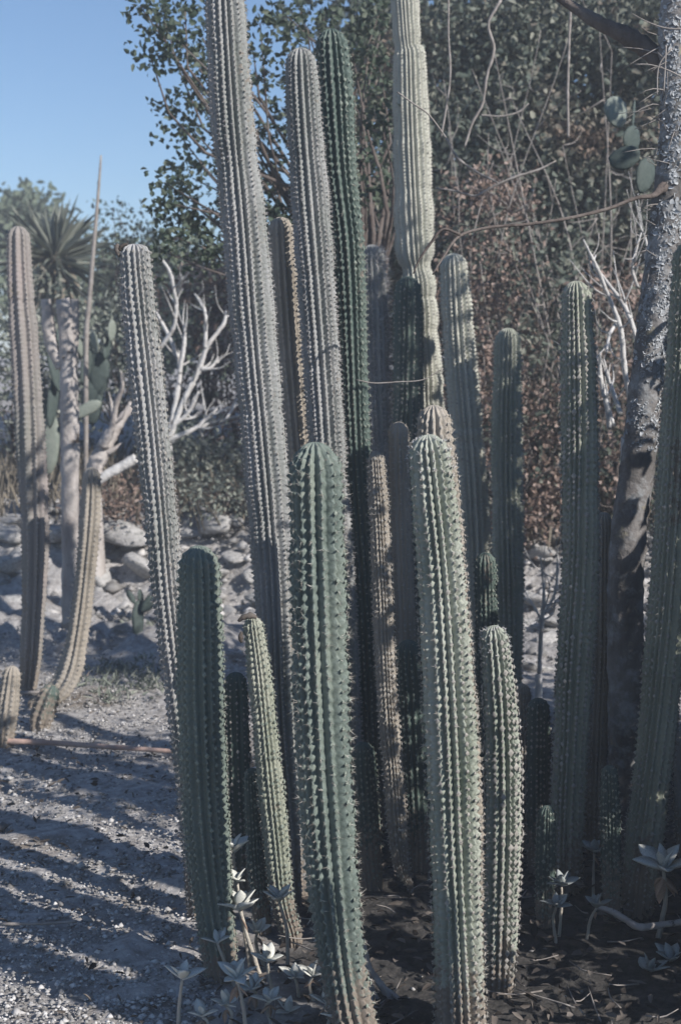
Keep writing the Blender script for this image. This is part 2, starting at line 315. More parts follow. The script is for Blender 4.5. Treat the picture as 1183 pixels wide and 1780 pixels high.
# ------------------------------------------------------------------ columnar cacti
GROUP = None
def cactus(label, path, base_row=None, ribs=16, gap=.019, skin='cactus_pale', depth=.31, amp=.06, spines=8, slen=.011, wool='areole', spmat='spine',
           lod=6, dome=1.15, slant=.28, Y=None, wob=.012, twist=.25, cat='cactus', name='columnar_cactus', aw=.0036, base_world=None, tip=None, top_spines=0):
    """path: rows (photo x, photo y, half width in photo px) from base to top; the base stands on the ground."""
    if base_world is not None:
        P = np.asarray(base_world, float); Yb = P[0, 1]
    else:
        Yb = GY(base_row if base_row else path[0][1]) if Y is None else Y
        rows = []
        for k, q in enumerate(path):
            p = W(q[0], q[1], Yb + (q[3] if len(q) > 3 else 0)); rows.append([*p, q[2] * mpp(Yb)])
        P = np.array(rows)
    gz = float(ground_z(P[0, 0], P[0, 1]))
    P = P.copy(); P[0, 2] = gz
    base = P[0, :3].copy()
    P = np.vstack([P[0] + [0, 0, -.05, 0], P])
    P[:, :3] -= base
    F0 = resample(P, 400); L = np.linalg.norm(np.diff(F0[:, :3], axis=0), axis=1).sum()
    a = dome * F0[-1, 3]
    step = gap / (3 if lod >= 6 else 2)
    s1 = np.arange(0, L - a, step); ang = np.linspace(0, math.pi / 2, 15 if lod >= 6 else 9)[1:]
    s = np.r_[s1, L - a + a * np.sin(ang)]
    Q = resample(P, s / L); T, U, V = frames(Q[:, :3])
    rad = Q[:, 3] * np.where(s > L - a, np.sqrt(np.clip(1 - ((s - (L - a)) / a) ** 2, 0, 1)), 1)
    ph = rng.random(4) * 6.3
    grow = 1 + wob * 2 * np.sin(s * 19 + ph[0]) * np.sin(s * 7.3 + ph[1]) + wob * np.sin(s * 41 + ph[2])
    for _ in range(int(L / .22)):
        rad = rad * (1 - rng.uniform(.02, .07) * np.exp(-((s - rng.uniform(.1, L)) / rng.uniform(.008, .02)) ** 2))
    rad = rad * grow
    ns = ribs * lod; th = np.arange(ns) / lod * (2 * math.pi / ribs)
    frac = (np.arange(ns) % lod) / lod; q = np.abs(2 * np.where(frac > .5, frac - 1, frac))
    warp = lambda t: t + .075 * np.sin(2 * t + ph[0]) + .05 * np.sin(3 * t + ph[1]) + .03 * np.sin(5 * t + ph[2])
    wk = rng.random(ribs) * 6.3
    tw = ph[3] + twist * np.sin(s * 1.1 + ph[1]) + .055 * np.sin(s * 5.3 + ph[2])
    phase = s[:, None] / gap + slant * q[None, :]
    shape = 1 - depth * q ** 1.15
    rib_off = rng.random(ribs) * .25
    phase = phase + np.repeat(rib_off, lod)[None, :] + .45 * np.sin(13 * s[:, None] + np.repeat(wk, lod)[None, :])
    bumps = amp * (np.cos(2 * math.pi * phase) * (1 - .45 * q)[None, :])
    r = rad[:, None] * (shape[None, :] + bumps + .012 * rng.normal(size=(len(s), ns)))
    A = warp(th)[None, :] + tw[:, None]
    X = Q[:, None, :3] + r[..., None] * (np.cos(A)[..., None] * U[:, None] + np.sin(A)[..., None] * V[:, None])
    n = len(s); i, j = np.meshgrid(np.arange(n - 1), np.arange(ns), indexing='ij'); j2 = (j + 1) % ns
    F = np.stack([i * ns + j, i * ns + j2, (i + 1) * ns + j2, (i + 1) * ns + j], -1).reshape(-1, 4)
    root = thing(name, label, cat, base, GROUP)
    cork = np.clip(1.25 - s / (.16 + .10 * rng.random()), 0, 1)[:, None] * .8 + .55 * np.clip(np.sin(s * 9 + ph[0]) * np.sin(s * 3.7 + ph[2]), 0, 1)[:, None] * np.clip(np.sin(th * 2 + ph[1]), 0, 1)[None, :] * rng.random()
    link('stem', new_mesh('stem', X.reshape(-1, 3), F, True, np.clip(cork + 0 * r, 0, 1).ravel()), MATS[skin], root)
    # areoles along every rib crest, spines growing from each
    C = []; O = []; Up = []; Sc = []
    for k in range(ribs):
        m0 = np.arange(1, int(L / gap) + 1) * gap - rib_off[k] * gap
        m0 = m0 - gap * .45 * np.sin(13 * m0 + wk[k])
        sk = m0[(m0 > .05) & (m0 < L - a * .12)]
        ax = np.stack([np.interp(sk, s, Q[:, c]) for c in range(3)], 1); rk = np.interp(sk, s, rad)
        Uk = np.stack([np.interp(sk, s, U[:, c]) for c in range(3)], 1); Vk = np.stack([np.interp(sk, s, V[:, c]) for c in range(3)], 1); Tk = np.stack([np.interp(sk, s, T[:, c]) for c in range(3)], 1)
        ak = warp(k * 2 * math.pi / ribs) + np.interp(sk, s, tw)
        out = np.cos(ak)[:, None] * Uk + np.sin(ak)[:, None] * Vk
        C.append(ax + out * (rk * (1 + amp * .8))[:, None]); dm = np.clip((sk - (L - a)) / a, 0, 1)[:, None]
        o2 = out * (1 - dm) + Tk * dm * 1.2; O.append(o2 / np.linalg.norm(o2, axis=1)[:, None]); Up.append(Tk); Sc.append(np.clip(rk / Q[0:, 3].mean(), .45, 1.1))
    C = np.vstack(C); O = np.vstack(O); Up = np.vstack(Up); Sc = np.concatenate(Sc); m = len(C)
    kp = rng.random(m) > .10; C, O, Up, Sc = C[kp], O[kp], Up[kp], Sc[kp] * rng.uniform(.55, 1.35, kp.sum()); m = len(C)
    Sd = np.cross(Up, O); Sd /= np.linalg.norm(Sd, axis=1)[:, None] + 1e-9
    w = aw * Sc * rng.uniform(.75, 1.25, m)
    AV = np.stack([C + O * (w * .7)[:, None], C + Sd * w[:, None], C + Up * (w * 1.25)[:, None], C - Sd * w[:, None], C - Up * (w * 1.25)[:, None]], 1).reshape(-1, 3)
    AF = (np.arange(m)[:, None, None] * 5 + np.array([[0, 1, 2], [0, 2, 3], [0, 3, 4], [0, 4, 1]])[None]).reshape(-1, 3)
    link('areoles', new_mesh('areoles', AV, AF, True), MATS[wool], root, kind='stuff')
    if spines:
        Cs = np.repeat(C, spines, 0); Os = np.repeat(O, spines, 0); k = len(Cs)
        d = Os * .75 + rng.normal(size=(k, 3)) * .62; d /= np.linalg.norm(d, axis=1)[:, None]
        ln = .58 * slen * np.repeat(Sc, spines) * rng.uniform(.3, 1.6, k); side = np.cross(d, rdir(k)); side /= np.linalg.norm(side, axis=1)[:, None] + 1e-9
        wd = .00055 + .0002 * (Yb > 5)
        SV = np.stack([Cs - side * wd, Cs + side * wd, Cs + d * ln[:, None]], 1).reshape(-1, 3)
        SF = np.arange(k * 3).reshape(-1, 3)
        link('spines', new_mesh('spines', SV, SF, False, np.repeat(rng.random(k), 3)), MATS[spmat], root, kind='stuff')
    if top_spines:
        near = np.where((C * Up).sum(1) > (C[:, 2].max() - .07))[0]; near = np.repeat(near, top_spines); k = len(near)
        d = O[near] * .5 + rng.normal(size=(k, 3)) * .5 + [0, 0, .35]; d /= np.linalg.norm(d, axis=1)[:, None]; side = np.cross(d, rdir(k)); side /= np.linalg.norm(side, axis=1)[:, None] + 1e-9
        SV = np.stack([C[near] - side * .0007, C[near] + side * .0007, C[near] + d * rng.uniform(.004, .011, (k, 1))], 1).reshape(-1, 3)
        link('woolly_crown', new_mesh('woolly_crown', SV, np.arange(k * 3).reshape(-1, 3), False, np.repeat(rng.random(k), 3)), MATS['wool_white'], root, kind='stuff')
    return root

G1 = 'columnar cacti standing close together in the cluster'
GROUP = G1
C = {}
cactus('plump blue-green cactus with bumpy ribs rising beside the succulent rosettes', [(618, 1792, 38), (606, 1740, 42), (590, 1640, 43), (574, 1500, 46), (563, 1350, 49), (557, 1200, 49), (552, 1000, 48), (549, 850, 47), (546, 768, 42)], ribs=16, gap=.0225, skin='cactus_green', spines=9, slen=.019, wool='areole_green', lod=8, amp=.085, depth=.31, twist=.08)
cactus('pale grey-green ribbed cactus with white woolly crown beside small pale cactus', [(800, 1785, 46), (796, 1640, 44), (790, 1450, 45), (782, 1250, 46), (766, 1000, 42), (752, 850, 38), (743, 755, 35)], ribs=17, gap=.0185, skin='cactus_silver', spines=9, slen=.013, lod=8, amp=.088, depth=.32, twist=.12, top_spines=10)
cactus('cactus with tan knobbly crown just behind the white-crowned cactus', [(812, 1672, 38), (802, 1400, 38), (785, 1150, 36), (768, 900, 34), (757, 790, 33), (752, 704, 30)], ribs=16, gap=.021, skin='cactus_brown', spines=8, slen=.012, amp=.08)
cactus('short whitish cactus with rounded tip in front of the dark cacti', [(867, 1712, 26), (870, 1600, 31), (874, 1450, 32), (873, 1300, 31), (866, 1180, 28), (856, 1087, 22)], ribs=16, gap=.0175, skin='cactus_silver', spines=9, slen=.010, lod=8, amp=.09, depth=.33, top_spines=8, spmat='spine_grey', aw=.005)
cactus('tallest leaning lavender-grey cactus with dense grey spines, top out of sight', [(508, 1560, 32), (502, 1400, 36), (490, 1230, 37), (477, 1000, 38), (459, 780, 39), (443, 600, 39), (425, 400, 39), (403, 200, 37), (391, 0, 34), (388, -90, 32)], ribs=17, gap=.0135, skin='cactus_grey', spines=14, slen=.010, spmat='spine_grey', depth=.30, amp=.04, aw=.0025, twist=.1)
cactus('tall grey ribbed cactus with rounded top next to the dark green cactus', [(604, 1480, 30), (596, 1250, 32), (584, 1000, 32), (570, 800, 32), (556, 600, 33), (543, 400, 33), (528, 200, 30), (521, 83, 26)], ribs=17, gap=.014, skin='cactus_grey', spines=13, slen=.010, spmat='spine_grey', amp=.045, aw=.0025, depth=.30, twist=.1)
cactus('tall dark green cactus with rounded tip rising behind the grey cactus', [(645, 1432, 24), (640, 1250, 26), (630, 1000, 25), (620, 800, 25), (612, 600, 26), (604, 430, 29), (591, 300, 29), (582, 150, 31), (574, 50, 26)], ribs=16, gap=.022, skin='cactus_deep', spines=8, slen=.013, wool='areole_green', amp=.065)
cactus('thin tan cactus squeezed between the two tall grey cacti', [(560, 1450, 22), (545, 1100, 23), (520, 800, 24), (500, 560, 24), (486, 377, 22)], ribs=15, gap=.019, skin='cactus_brown', spines=8, slen=.011, lod=5)
cactus('tall cream cactus with many narrow ribs and pinched joints', [(752, 1375, 28), (746, 1000, 31), (740, 720, 33), (732, 600, 31), (727, 500, 31), (723, 466, 24), (720, 430, 33), (717, 300, 33), (713, 180, 30), (711, 100, 29), (708, 82, 22), (705, 40, 24), (700, -90, 23)], ribs=21, gap=.014, skin='cactus_cream', spines=4, slen=.006, depth=.24, amp=.03, wob=.02, aw=.003, Y=6.5)
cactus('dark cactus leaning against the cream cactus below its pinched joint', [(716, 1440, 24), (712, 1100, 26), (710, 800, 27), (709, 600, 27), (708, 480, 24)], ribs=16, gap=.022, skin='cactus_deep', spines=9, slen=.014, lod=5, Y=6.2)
cactus('slim cactus with flat grey top left of the white-crowned cactus', [(722, 1452, 18), (712, 1250, 19), (704, 1080, 19), (696, 900, 19), (692, 733, 18)], ribs=13, gap=.017, skin='cactus_brown', spines=9, slen=.013, lod=5)
cactus('slender tan cactus tapering to a narrow foot, with a woolly patch', [(714, 1548, 5), (701, 1515, 12), (693, 1470, 17), (684, 1350, 18), (672, 1200, 18), (663, 1000, 18), (658, 880, 17), (652, 785, 14)], ribs=15, gap=.0165, skin='cactus_brown', spines=9, slen=.012, amp=.08)
cactus('pale yellowish cactus behind the cactus with the tan crown', [(838, 1332, 22), (830, 1000, 26), (820, 860, 28), (808, 720, 29), (797, 590, 28), (786, 440, 24)], ribs=17, gap=.018, skin='cactus_cream', spines=6, slen=.010, depth=.32, Y=6.1)
cactus('dark grey-green cactus with only its pale rounded tip in sunlight', [(874, 1352, 24), (880, 1150, 28), (882, 950, 28), (880, 750, 27), (882, 570, 22)], ribs=16, gap=.020, skin='cactus_pale', spines=9, slen=.012, spmat='spine_grey', Y=5.9)
cactus('tall cactus with pale pointed top and shaded lower half, beside pale bare branches', [(982, 1535, 28), (986, 1400, 31), (996, 1200, 32), (1007, 1000, 33), (1007, 850, 32), (1004, 650, 31), (1000, 488, 24)], ribs=17, gap=.0175, skin='cactus_pale', spines=9, slen=.011, spmat='spine_grey', aw=.005)
cactus('short dark cactus stump-high between two taller shaded cacti', [(936, 1505, 21), (935, 1350, 22), (935, 1213, 20)], ribs=15, gap=.019, skin='cactus_deep', spines=8, slen=.010)
cactus('slim dark cactus half hidden beside the lichen tree trunk', [(1030, 1472, 17), (1036, 1300, 19), (1044, 1100, 20), (1048, 890, 17)], ribs=15, gap=.018, skin='cactus_brown', spines=9, slen=.011, lod=5)
cactus('stout cactus leaning outward just beside the lichen tree trunk', [(1106, 1575, 31), (1120, 1450, 33), (1138, 1300, 34), (1152, 1150, 35), (1164, 1000, 35), (1177, 800, 34), (1190, 600, 32), (1196, 420, 26)], ribs=17, gap=.019, skin='cactus_pale', spines=10, slen=.013)
cactus('short pale spiny cactus behind the big drooping succulent', [(1200, 1512, 22), (1194, 1400, 24), (1190, 1262, 20)], ribs=15, gap=.018, skin='cactus_grey', spines=10, slen=.012, lod=5)
cactus('dark green cactus standing apart at the gravel edge of the cluster', [(385, 1695, 30), (374, 1600, 34), (362, 1480, 38), (354, 1350, 40), (348, 1200, 41), (347, 1060, 38), (345, 948, 33)], ribs=18, gap=.0195, skin='cactus_green', spines=7, slen=.009, wool='areole_green', lod=7, amp=.08)
broken = cactus('leaning brown-grey cactus with a broken flat top', [(352, 1512, 28), (332, 1330, 30), (312, 1180, 29), (294, 1040, 29), (280, 900, 29), (265, 760, 30), (250, 620, 30), (240, 520, 29), (233, 424, 27)], ribs=17, gap=.018, skin='cactus_grey', spines=10, slen=.012, spmat='spine_grey', dome=.6, Y=3.78)
budded = cactus('thin olive cactus with dry bud on its tip beside the plump blue-green one', [(506, 1668, 19), (490, 1560, 21), (477, 1430, 23), (464, 1300, 22), (452, 1180, 21), (438, 1072, 17)], ribs=15, gap=.0165, skin='cactus_pale', spines=9, slen=.010, wool='areole_green', lod=7, amp=.08, Y=3.62)
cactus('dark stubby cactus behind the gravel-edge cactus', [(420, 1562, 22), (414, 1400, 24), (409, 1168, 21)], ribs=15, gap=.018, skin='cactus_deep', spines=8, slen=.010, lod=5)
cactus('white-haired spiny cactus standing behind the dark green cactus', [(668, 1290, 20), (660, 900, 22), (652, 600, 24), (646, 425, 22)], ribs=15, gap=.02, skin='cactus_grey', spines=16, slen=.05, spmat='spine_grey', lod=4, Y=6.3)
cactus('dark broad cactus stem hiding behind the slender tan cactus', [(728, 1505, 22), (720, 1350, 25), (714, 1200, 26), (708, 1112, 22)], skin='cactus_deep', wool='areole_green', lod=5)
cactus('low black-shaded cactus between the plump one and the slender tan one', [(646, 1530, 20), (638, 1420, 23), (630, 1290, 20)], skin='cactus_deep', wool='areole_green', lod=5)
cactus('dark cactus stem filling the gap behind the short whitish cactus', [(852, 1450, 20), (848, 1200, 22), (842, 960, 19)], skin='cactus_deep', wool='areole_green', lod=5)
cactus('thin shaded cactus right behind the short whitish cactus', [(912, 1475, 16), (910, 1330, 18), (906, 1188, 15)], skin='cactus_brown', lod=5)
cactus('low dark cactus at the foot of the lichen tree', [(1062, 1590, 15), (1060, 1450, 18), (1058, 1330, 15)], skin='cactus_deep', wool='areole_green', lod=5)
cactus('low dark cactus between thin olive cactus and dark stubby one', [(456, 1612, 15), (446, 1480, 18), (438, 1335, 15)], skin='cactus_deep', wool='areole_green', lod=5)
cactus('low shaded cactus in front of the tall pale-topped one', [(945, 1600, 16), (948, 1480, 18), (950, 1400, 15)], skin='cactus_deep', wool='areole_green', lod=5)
GROUP = 'cacti standing by the rock ledge'
cactus('slightly rosy tall cactus of the small group on the open gravel', [(50, 1196, 15), (54, 1140, 19), (60, 1020, 22), (61, 900, 25), (52, 750, 26), (43, 600, 25), (36, 500, 23), (32, 393, 20)], ribs=9, gap=.022, skin='cactus_rose', spines=8, slen=.014, spmat='spine_grey', depth=.34, amp=.04)
cactus('shorter curved cactus of the small group on the open gravel', [(62, 1222, 13), (96, 1205, 21), (122, 1165, 22), (138, 1090, 19), (149, 1000, 18), (157, 900, 18), (160, 812, 16)], ribs=9, gap=.022, skin='cactus_brown', spines=8, slen=.013, depth=.32, amp=.05)
cactus('small stubby tan cactus at the foot of the rosy cactus', [(4, 1295, 20), (14, 1225, 20), (22, 1157, 15)], ribs=10, gap=.022, skin='cactus_brown', spines=10, slen=.013, depth=.3)
cactus('low green cactus offshoot at the foot of the curved cactus', [(70, 1262, 18), (76, 1235, 22), (92, 1190, 17)], ribs=9, gap=.024, skin='cactus_deep', spines=6, slen=.012, depth=.32)
GROUP = 'cacti of the same clump standing out of view, towards the sun'
for (bx, by, h, r, lab) in [(.80, 2.18, 1.9, .07, 'tall stout green cactus out of view shading the gravel edge'), (.85, 2.11, 2.0, .07, 'tallest stout green cactus out of view beside the shading one'), (.88, 2.225, 1.15, .05, 'short thin green cactus out of view between two stout ones'), (1.02, 2.36, 1.0, .035, 'thinnest green cactus out of view leaning beside the leafy bush')]:
    cactus(lab, None, ribs=12, gap=.03, skin='cactus_green', spines=0, lod=4,
           base_world=[(bx, by, 0, r), (bx + .02, by, h * .5, r), (bx, by + .02, h, r * .9)])
GROUP = None

# ------------------------------------------------------------------ trees, shrubs, foliage
def clump_leaves(bag, centres, per, spread, ln, wd, up=.3, droop=0.0):
    for c in centres:
        n = max(3, int(per * rng.uniform(.6, 1.4)))
        sx = spread * rng.uniform(.6, 1.3)
        P = np.asarray(c) + rng.normal(size=(n, 3)) * sx * np.array([1, 1, .8]) * .55
        D = (P - np.asarray(c)) / sx * .7 + rdir(n); D[:, 2] -= droop
        V, F, A = leaves(P, D, rdir(n, up), ln * rng.uniform(.6, 1.35, n), wd * rng.uniform(.7, 1.3, n))
        bag.add(V, F, A)
def limbs(bag, start, ends, r0, sag=.12, seg=5, n=8, r1=.003):
    start = np.asarray(start, float)
    for e in ends:
        e = np.asarray(e, float); d = e - start; l = np.linalg.norm(d)
        m1 = start + d * .35 + rng.normal(size=3) * l * sag * .5 + [0, 0, l * .06]; m2 = start + d * .7 + rng.normal(size=3) * l * sag * .5
        V, F = tube([[*start, r0], [*m1, r0 * .6], [*m2, r0 * .35], [*e, r1]], n, seg); bag.add(V, F)
def tree(name, label, cat, base, crown_pts, per, spread, ln, wd, leafmat, trunk_r=.06, fork=None, group=None, barkmat='bark', limb_share=.5, limb_r=.022, up=.3, trunk=True):
    base = np.asarray(base, float); base[2] = float(ground_z(base[0], base[1])) - .03
    root = thing(name, label, cat, base, group)
    fork = base + [0, 0, .8] if fork is None else np.asarray(fork, float)
    b = Bag(); V, F = tube([[*base, trunk_r * 1.25], [*(base * .6 + fork * .4 + rng.normal(size=3) * .03), trunk_r], [*fork, trunk_r * .75]], 10, 8, .05); b.add(V, F)
    link('trunk', b.mesh('trunk', base, True), MATS[barkmat], root)
    pick = [c for c in crown_pts if rng.random() < limb_share]
    if pick:
        lb = Bag(); limbs(lb, fork, pick, limb_r); link('limbs', lb.mesh('limbs', base, True), MATS[barkmat], root)
    lf = Bag(); clump_leaves(lf, crown_pts, per, spread, ln, wd, up)
    link('crown', lf.mesh('crown', base), MATS[leafmat], root); return root
def box_pts(n, px0, px1, py0, py1, Y0, Y1):
    return [W(rng.uniform(px0, px1), rng.uniform(py0, py1), rng.uniform(Y0, Y1)) for _ in range(n)]
# sparse leafy tree against the sky
sky_pts = [W(x, y, 7.0 + rng.uniform(-.5, .6)) for (x, y) in [(245, 12), (282, 25), (262, 100), (300, 62), (322, 20), (330, 85), (272, 40), (350, 60), (350, 120), (306, 105), (298, 182), (330, 222), (345, 180), (352, 245), (312, 235), (340, 150),
    (290, 320), (310, 300), (335, 310), (350, 290), (320, 345), (285, 352), (300, 378), (330, 380), (350, 360), (345, 410), (310, 415), (290, 440), (370, 440), (330, 450), (360, 20), (375, 90),
    (452, 40), (440, 90), (470, 100), (455, 150), (482, 190), (450, 230), (470, 270), (485, 240), (460, 320), (480, 345), (470, 370), (490, 20), (520, 15), (560, 30), (535, 50), (600, 20), (625, 50), (648, 15), (660, 60), (640, 95), (612, 90),
    (660, 120), (630, 140), (655, 170), (620, 190), (640, 230), (665, 210), (625, 270), (650, 300), (670, 330), (640, 350), (665, 270), (620, 330), (660, 20), (500, 60), (455, 380), (485, 400)]]
tree('oak_tree', 'sparse dark-leaved tree showing sky between its leaf clumps', 'tree', W(640, 1050, 7.2), sky_pts, 52, .105, .034, .026, 'leaf_oak', .07, W(640, 560, 7.2), limb_share=.75, limb_r=.02)
# dense tree
dense = box_pts(330, 640, 1260, -30, 520, 9.2, 11.0) + box_pts(70, 760, 1260, 500, 780, 9.2, 10.4)
tree('broadleaf_tree', 'large dense grey-green leafy tree filling the space behind the cream cactus', 'tree', W(900, 1010, 10.0), dense, 140, .27, .054, .034, 'leaf_dense', .1, W(905, 620, 10.0), limb_share=.12, limb_r=.03)
tree('background_tree', 'dark green tree crown standing behind the large leafy tree', 'tree', W(1000, 900, 12.4), box_pts(230, 590, 1400, -60, 800, 11.4, 13.2), 80, .45, .12, .07, 'leaf_back', .1, W(1000, 600, 12.4), limb_share=.05)
tree('dry_shrub', 'tall shrub of reddish brown dry leaves behind the shaded cacti', 'shrub', W(890, 1020, 8.3), box_pts(64, 790, 1000, 640, 930, 7.9, 8.7) + box_pts(40, 770, 930, 330, 640, 8.0, 8.8), 80, .18, .032, .022, 'leaf_dry', .03, W(885, 900, 8.3), limb_share=.8, limb_r=.008, barkmat='twig')
tree('dry_shrub', 'thin brown dry shrub next to the pale bare branches by the lichen tree', 'shrub', W(1070, 1000, 8.2), box_pts(30, 1030, 1130, 480, 880, 7.9, 8.6), 45, .18, .036, .024, 'leaf_dry', .02, W(1070, 900, 8.2), limb_share=.4, limb_r=.008)
# shade tree out of view (its shade lies on the right-hand cacti)
sh = [(rng.uniform(1.05, 2.6), rng.uniform(2.8, 5.3), rng.uniform(.1, 2.4)) for _ in range(480)]
sh = [c for c in sh if c[0] > .27 * c[1] + .30 and c[2] < np.interp(c[0] * math.cos(SUN_AZ) + c[1] * math.sin(SUN_AZ), [2.82, 2.84, 3.14, 3.2, 3.75, 3.85, 4.6, 4.75, 6], [0, .42, .5, 1.85, 1.85, 1.2, 1.2, 2.4, 2.4])]
tree('thorn_bush', 'broad leafy bush out of view shading the cacti by the lichen tree', 'bush', (1.75, 3.3, 0), sh, 80, .24, .07, .045, 'leaf_oak', .05, (1.75, 3.3, .5), limb_share=.2)

tree('leafy_shrub', 'grey-green leafy shrub growing through the reddish dry shrub', 'shrub', W(930, 1010, 8.6), box_pts(40, 800, 1010, 380, 900, 7.9, 8.6), 40, .15, .045, .03, 'leaf_dense', .02, W(930, 900, 8.5), limb_share=.6, limb_r=.008)
def tangle():
    base = np.array(W(1010, 1000, 8.9)); base[2] = float(ground_z(base[0], base[1])); root = thing('twig_tangle', 'tangle of fine leafless twigs in front of the large leafy tree', 'twigs', base)
    b = Bag(); st = []
    for _ in range(26):
        e = W(rng.uniform(760, 1180), rng.uniform(20, 560), rng.uniform(7.6, 8.8)); m1 = base * .5 + e * .5 + rng.normal(size=3) * .18
        P = [[*base, .009], [*m1, .006], [*e, .002]]; b.add(*tube(P, 24, 5, .08)); Q = resample(P, 30)
        for _ in range(7):
            k = rng.integers(10, 30); d = rdir(1, .2)[0]; l = rng.uniform(.1, .4); b.add(*tube([[*Q[k, :3], .0035], [*(Q[k, :3] + d * l * .5 + rng.normal(size=3) * .03), .0025], [*(Q[k, :3] + d * l + rng.normal(size=3) * .05), .001]], 9, 4))
    link('twigs', b.mesh('twigs', base, True), MATS['twig'], root, kind='stuff')
tangle()
# background beyond the ledge
SG = 'grey-green shrubs growing above the rock ledge'
def shrub(label, px, py, Y, rx, ry, leafmat, n=26, per=50, ln=.05, wd=.028, group=SG, name='shrub', spread=.2, dY=.7, cat='shrub', limb_share=.4):
    c = W(px, py, Y); k = mpp(Y); pts = []
    for _ in range(n):
        d = rng.normal(size=3); d = d / np.linalg.norm(d) * rng.random() ** .4
        pts.append(c + d * [rx * k, dY, ry * k])
    gzv = float(ground_z(c[0], c[1]))
    pts = [p for p in pts if p[2] > gzv - .05] or [c]
    tree(name, label, cat, (c[0], c[1], gzv), pts, per, spread, ln, wd, leafmat, .025, (c[0], c[1], gzv + max(.15, (c[2] - gzv) * .35)), group, limb_share=limb_share, limb_r=.01)
shrub('rounded sage-green shrub beside the dead dry cactus trunk', 200, 600, 11.0, 90, 130, 'leaf_sage')
shrub('dull green shrub behind the rosy cactus', 20, 640, 11.2, 80, 150, 'leaf_sage')
shrub('dark green shrub below the yucca', 110, 640, 11.8, 90, 160, 'leaf_dense')
shrub('low olive shrub under the white-branched small tree', 345, 800, 10.2, 90, 60, 'leaf_sage', n=20)
shrub('low ragged grey brush sprawling over the rock ledge', 390, 860, 9.2, 90, 30, 'leaf_sage', n=22, per=40, ln=.035, wd=.016, spread=.14, dY=.4)
shrub('low dry brush on the ledge behind the curved cactus', 200, 870, 9.3, 90, 30, 'leaf_dry', n=20, per=40, ln=.035, wd=.014, spread=.14, dY=.4)
shrub('brown dry-leaved shrub behind the white-branched small tree', 360, 520, 11.4, 70, 70, 'leaf_dry', n=26)
shrub('tan dry shrub between white-branched tree and tallest cactus', 410, 660, 11.0, 60, 110, 'leaf_dry', n=20)
shrub('green thicket behind the white-branched small tree', 300, 620, 12.6, 120, 180, 'leaf_sage', n=40, spread=.3)
shrub('green thicket behind the tall grey cacti', 560, 640, 11.4, 140, 230, 'leaf_dense', n=46, spread=.3)
shrub('dim green thicket low behind the cream cactus', 760, 800, 9.4, 120, 150, 'leaf_back', n=40, spread=.3)
shrub('dark low thicket behind the lichen tree', 1120, 880, 8.6, 110, 160, 'leaf_back', n=40, spread=.28)
shrub('twiggy dark-leaved shrub against the sky beside the tall flower stalk', 205, 425, 14, 75, 62, 'leaf_oak', n=46, per=14, spread=.2, limb_share=1.0)
shrub('hazy pale green far tree above the rosy cactus', 30, 395, 24, 46, 62, 'leaf_far', n=40, per=60, ln=.14, wd=.09, spread=.35, name='far_tree', cat='tree', group='far trees')
shrub('hazy grey-green far thicket behind the yucca', 150, 520, 20, 170, 100, 'leaf_far', n=60, per=60, ln=.13, wd=.08, spread=.5, name='far_thicket', group='far trees', cat='thicket')
shrub('hazy far thicket behind the white-branched small tree', 380, 530, 20, 170, 100, 'leaf_far', n=60, per=60, ln=.13, wd=.08, spread=.5, name='far_thicket', group='far trees', cat='thicket')
def grass():
    n = 4200; x = rng.uniform(-3.2, 2.6, n); y = 8.6 - .45 * np.clip(x, -1.5, 2.5) + rng.uniform(.1, 2.6, n)
    Cc = np.stack([x, y, ground_z(x, y)], -1); D = rdir(n) * .45 + [0, 0, 1.0]
    V, F, A = leaves(Cc, D, rdir(n), rng.uniform(.12, .34, n), rng.uniform(.006, .014, n))
    o = link('dry_grass', new_mesh('dry_grass', V, F, False, A), MATS['grass_dry'], kind='stuff'); tag(o, 'straw-coloured dry grass growing above the rock ledge', 'grass')
grass()

# yucca and its neighbours
def yucca():
    Y = 13.0; c = W(95, 452, Y); gzv = float(ground_z(c[0], c[1])); base = np.array([c[0] + .05, c[1], gzv])
    root = thing('yucca', 'yucca with a round head of long grey-green leaves over a hanging dry skirt', 'yucca', base)
    b = Bag(); b.add(*tube([[*base, .09], [*(base * .5 + c * .5), .08], [*c, .07]], 8, 8, .06)); link('trunk', b.mesh('trunk', base, True), MATS['wood_dead'], root)
    n = 170; D = rdir(n, .35); V, F, A = leaves(np.repeat(c[None], n, 0) + D * .05, D, rdir(n, 1), rng.uniform(.36, .60, n), rng.uniform(.02, .03, n), curl=.3)
    link('leaf_head', new_mesh('leaf_head', V - base, F, False, A), MATS['leaf_sage'], root, kind='stuff')
    n = 90; D = rdir(n) * .45 + [0, 0, -1]; V, F, A = leaves(np.repeat(c[None], n, 0) + rng.normal(size=(n, 3)) * .05, D, rdir(n), rng.uniform(.3, .65, n), rng.uniform(.02, .035, n))
    link('dry_skirt', new_mesh('dry_skirt', V - base, F, False, A), MATS['grass_dry'], root, kind='stuff')
yucca()
def one_tube(name, label, cat, pts, m, n=24, seg=8, rough=.04, group=None):
    P = np.asarray(pts, float); o3 = P[0, :3].copy(); b = Bag(); b.add(*tube(P, n, seg, rough))
    o = link(name, b.mesh(name, o3, True), MATS[m], loc=o3); return tag(o, label, cat, group)
def pxtube(pts, Y): return [[*W(x, y, Y + (q[0] if q else 0)), r * mpp(Y)] for (x, y, r, *q) in pts]
pt = pxtube([(150, 600, 4.5), (156, 520, 4.2), (163, 430, 3.6), (170, 350, 2.8), (176, 270, 1.6)], 10.0)
pt.insert(0, [pt[0][0] - .02, 10.0, float(ground_z(pt[0][0], 10.0)), pt[0][3]])
one_tube('flower_stalk', 'tall thin pale flower stalk standing up against the sky', 'flower stalk', pt, 'twig')

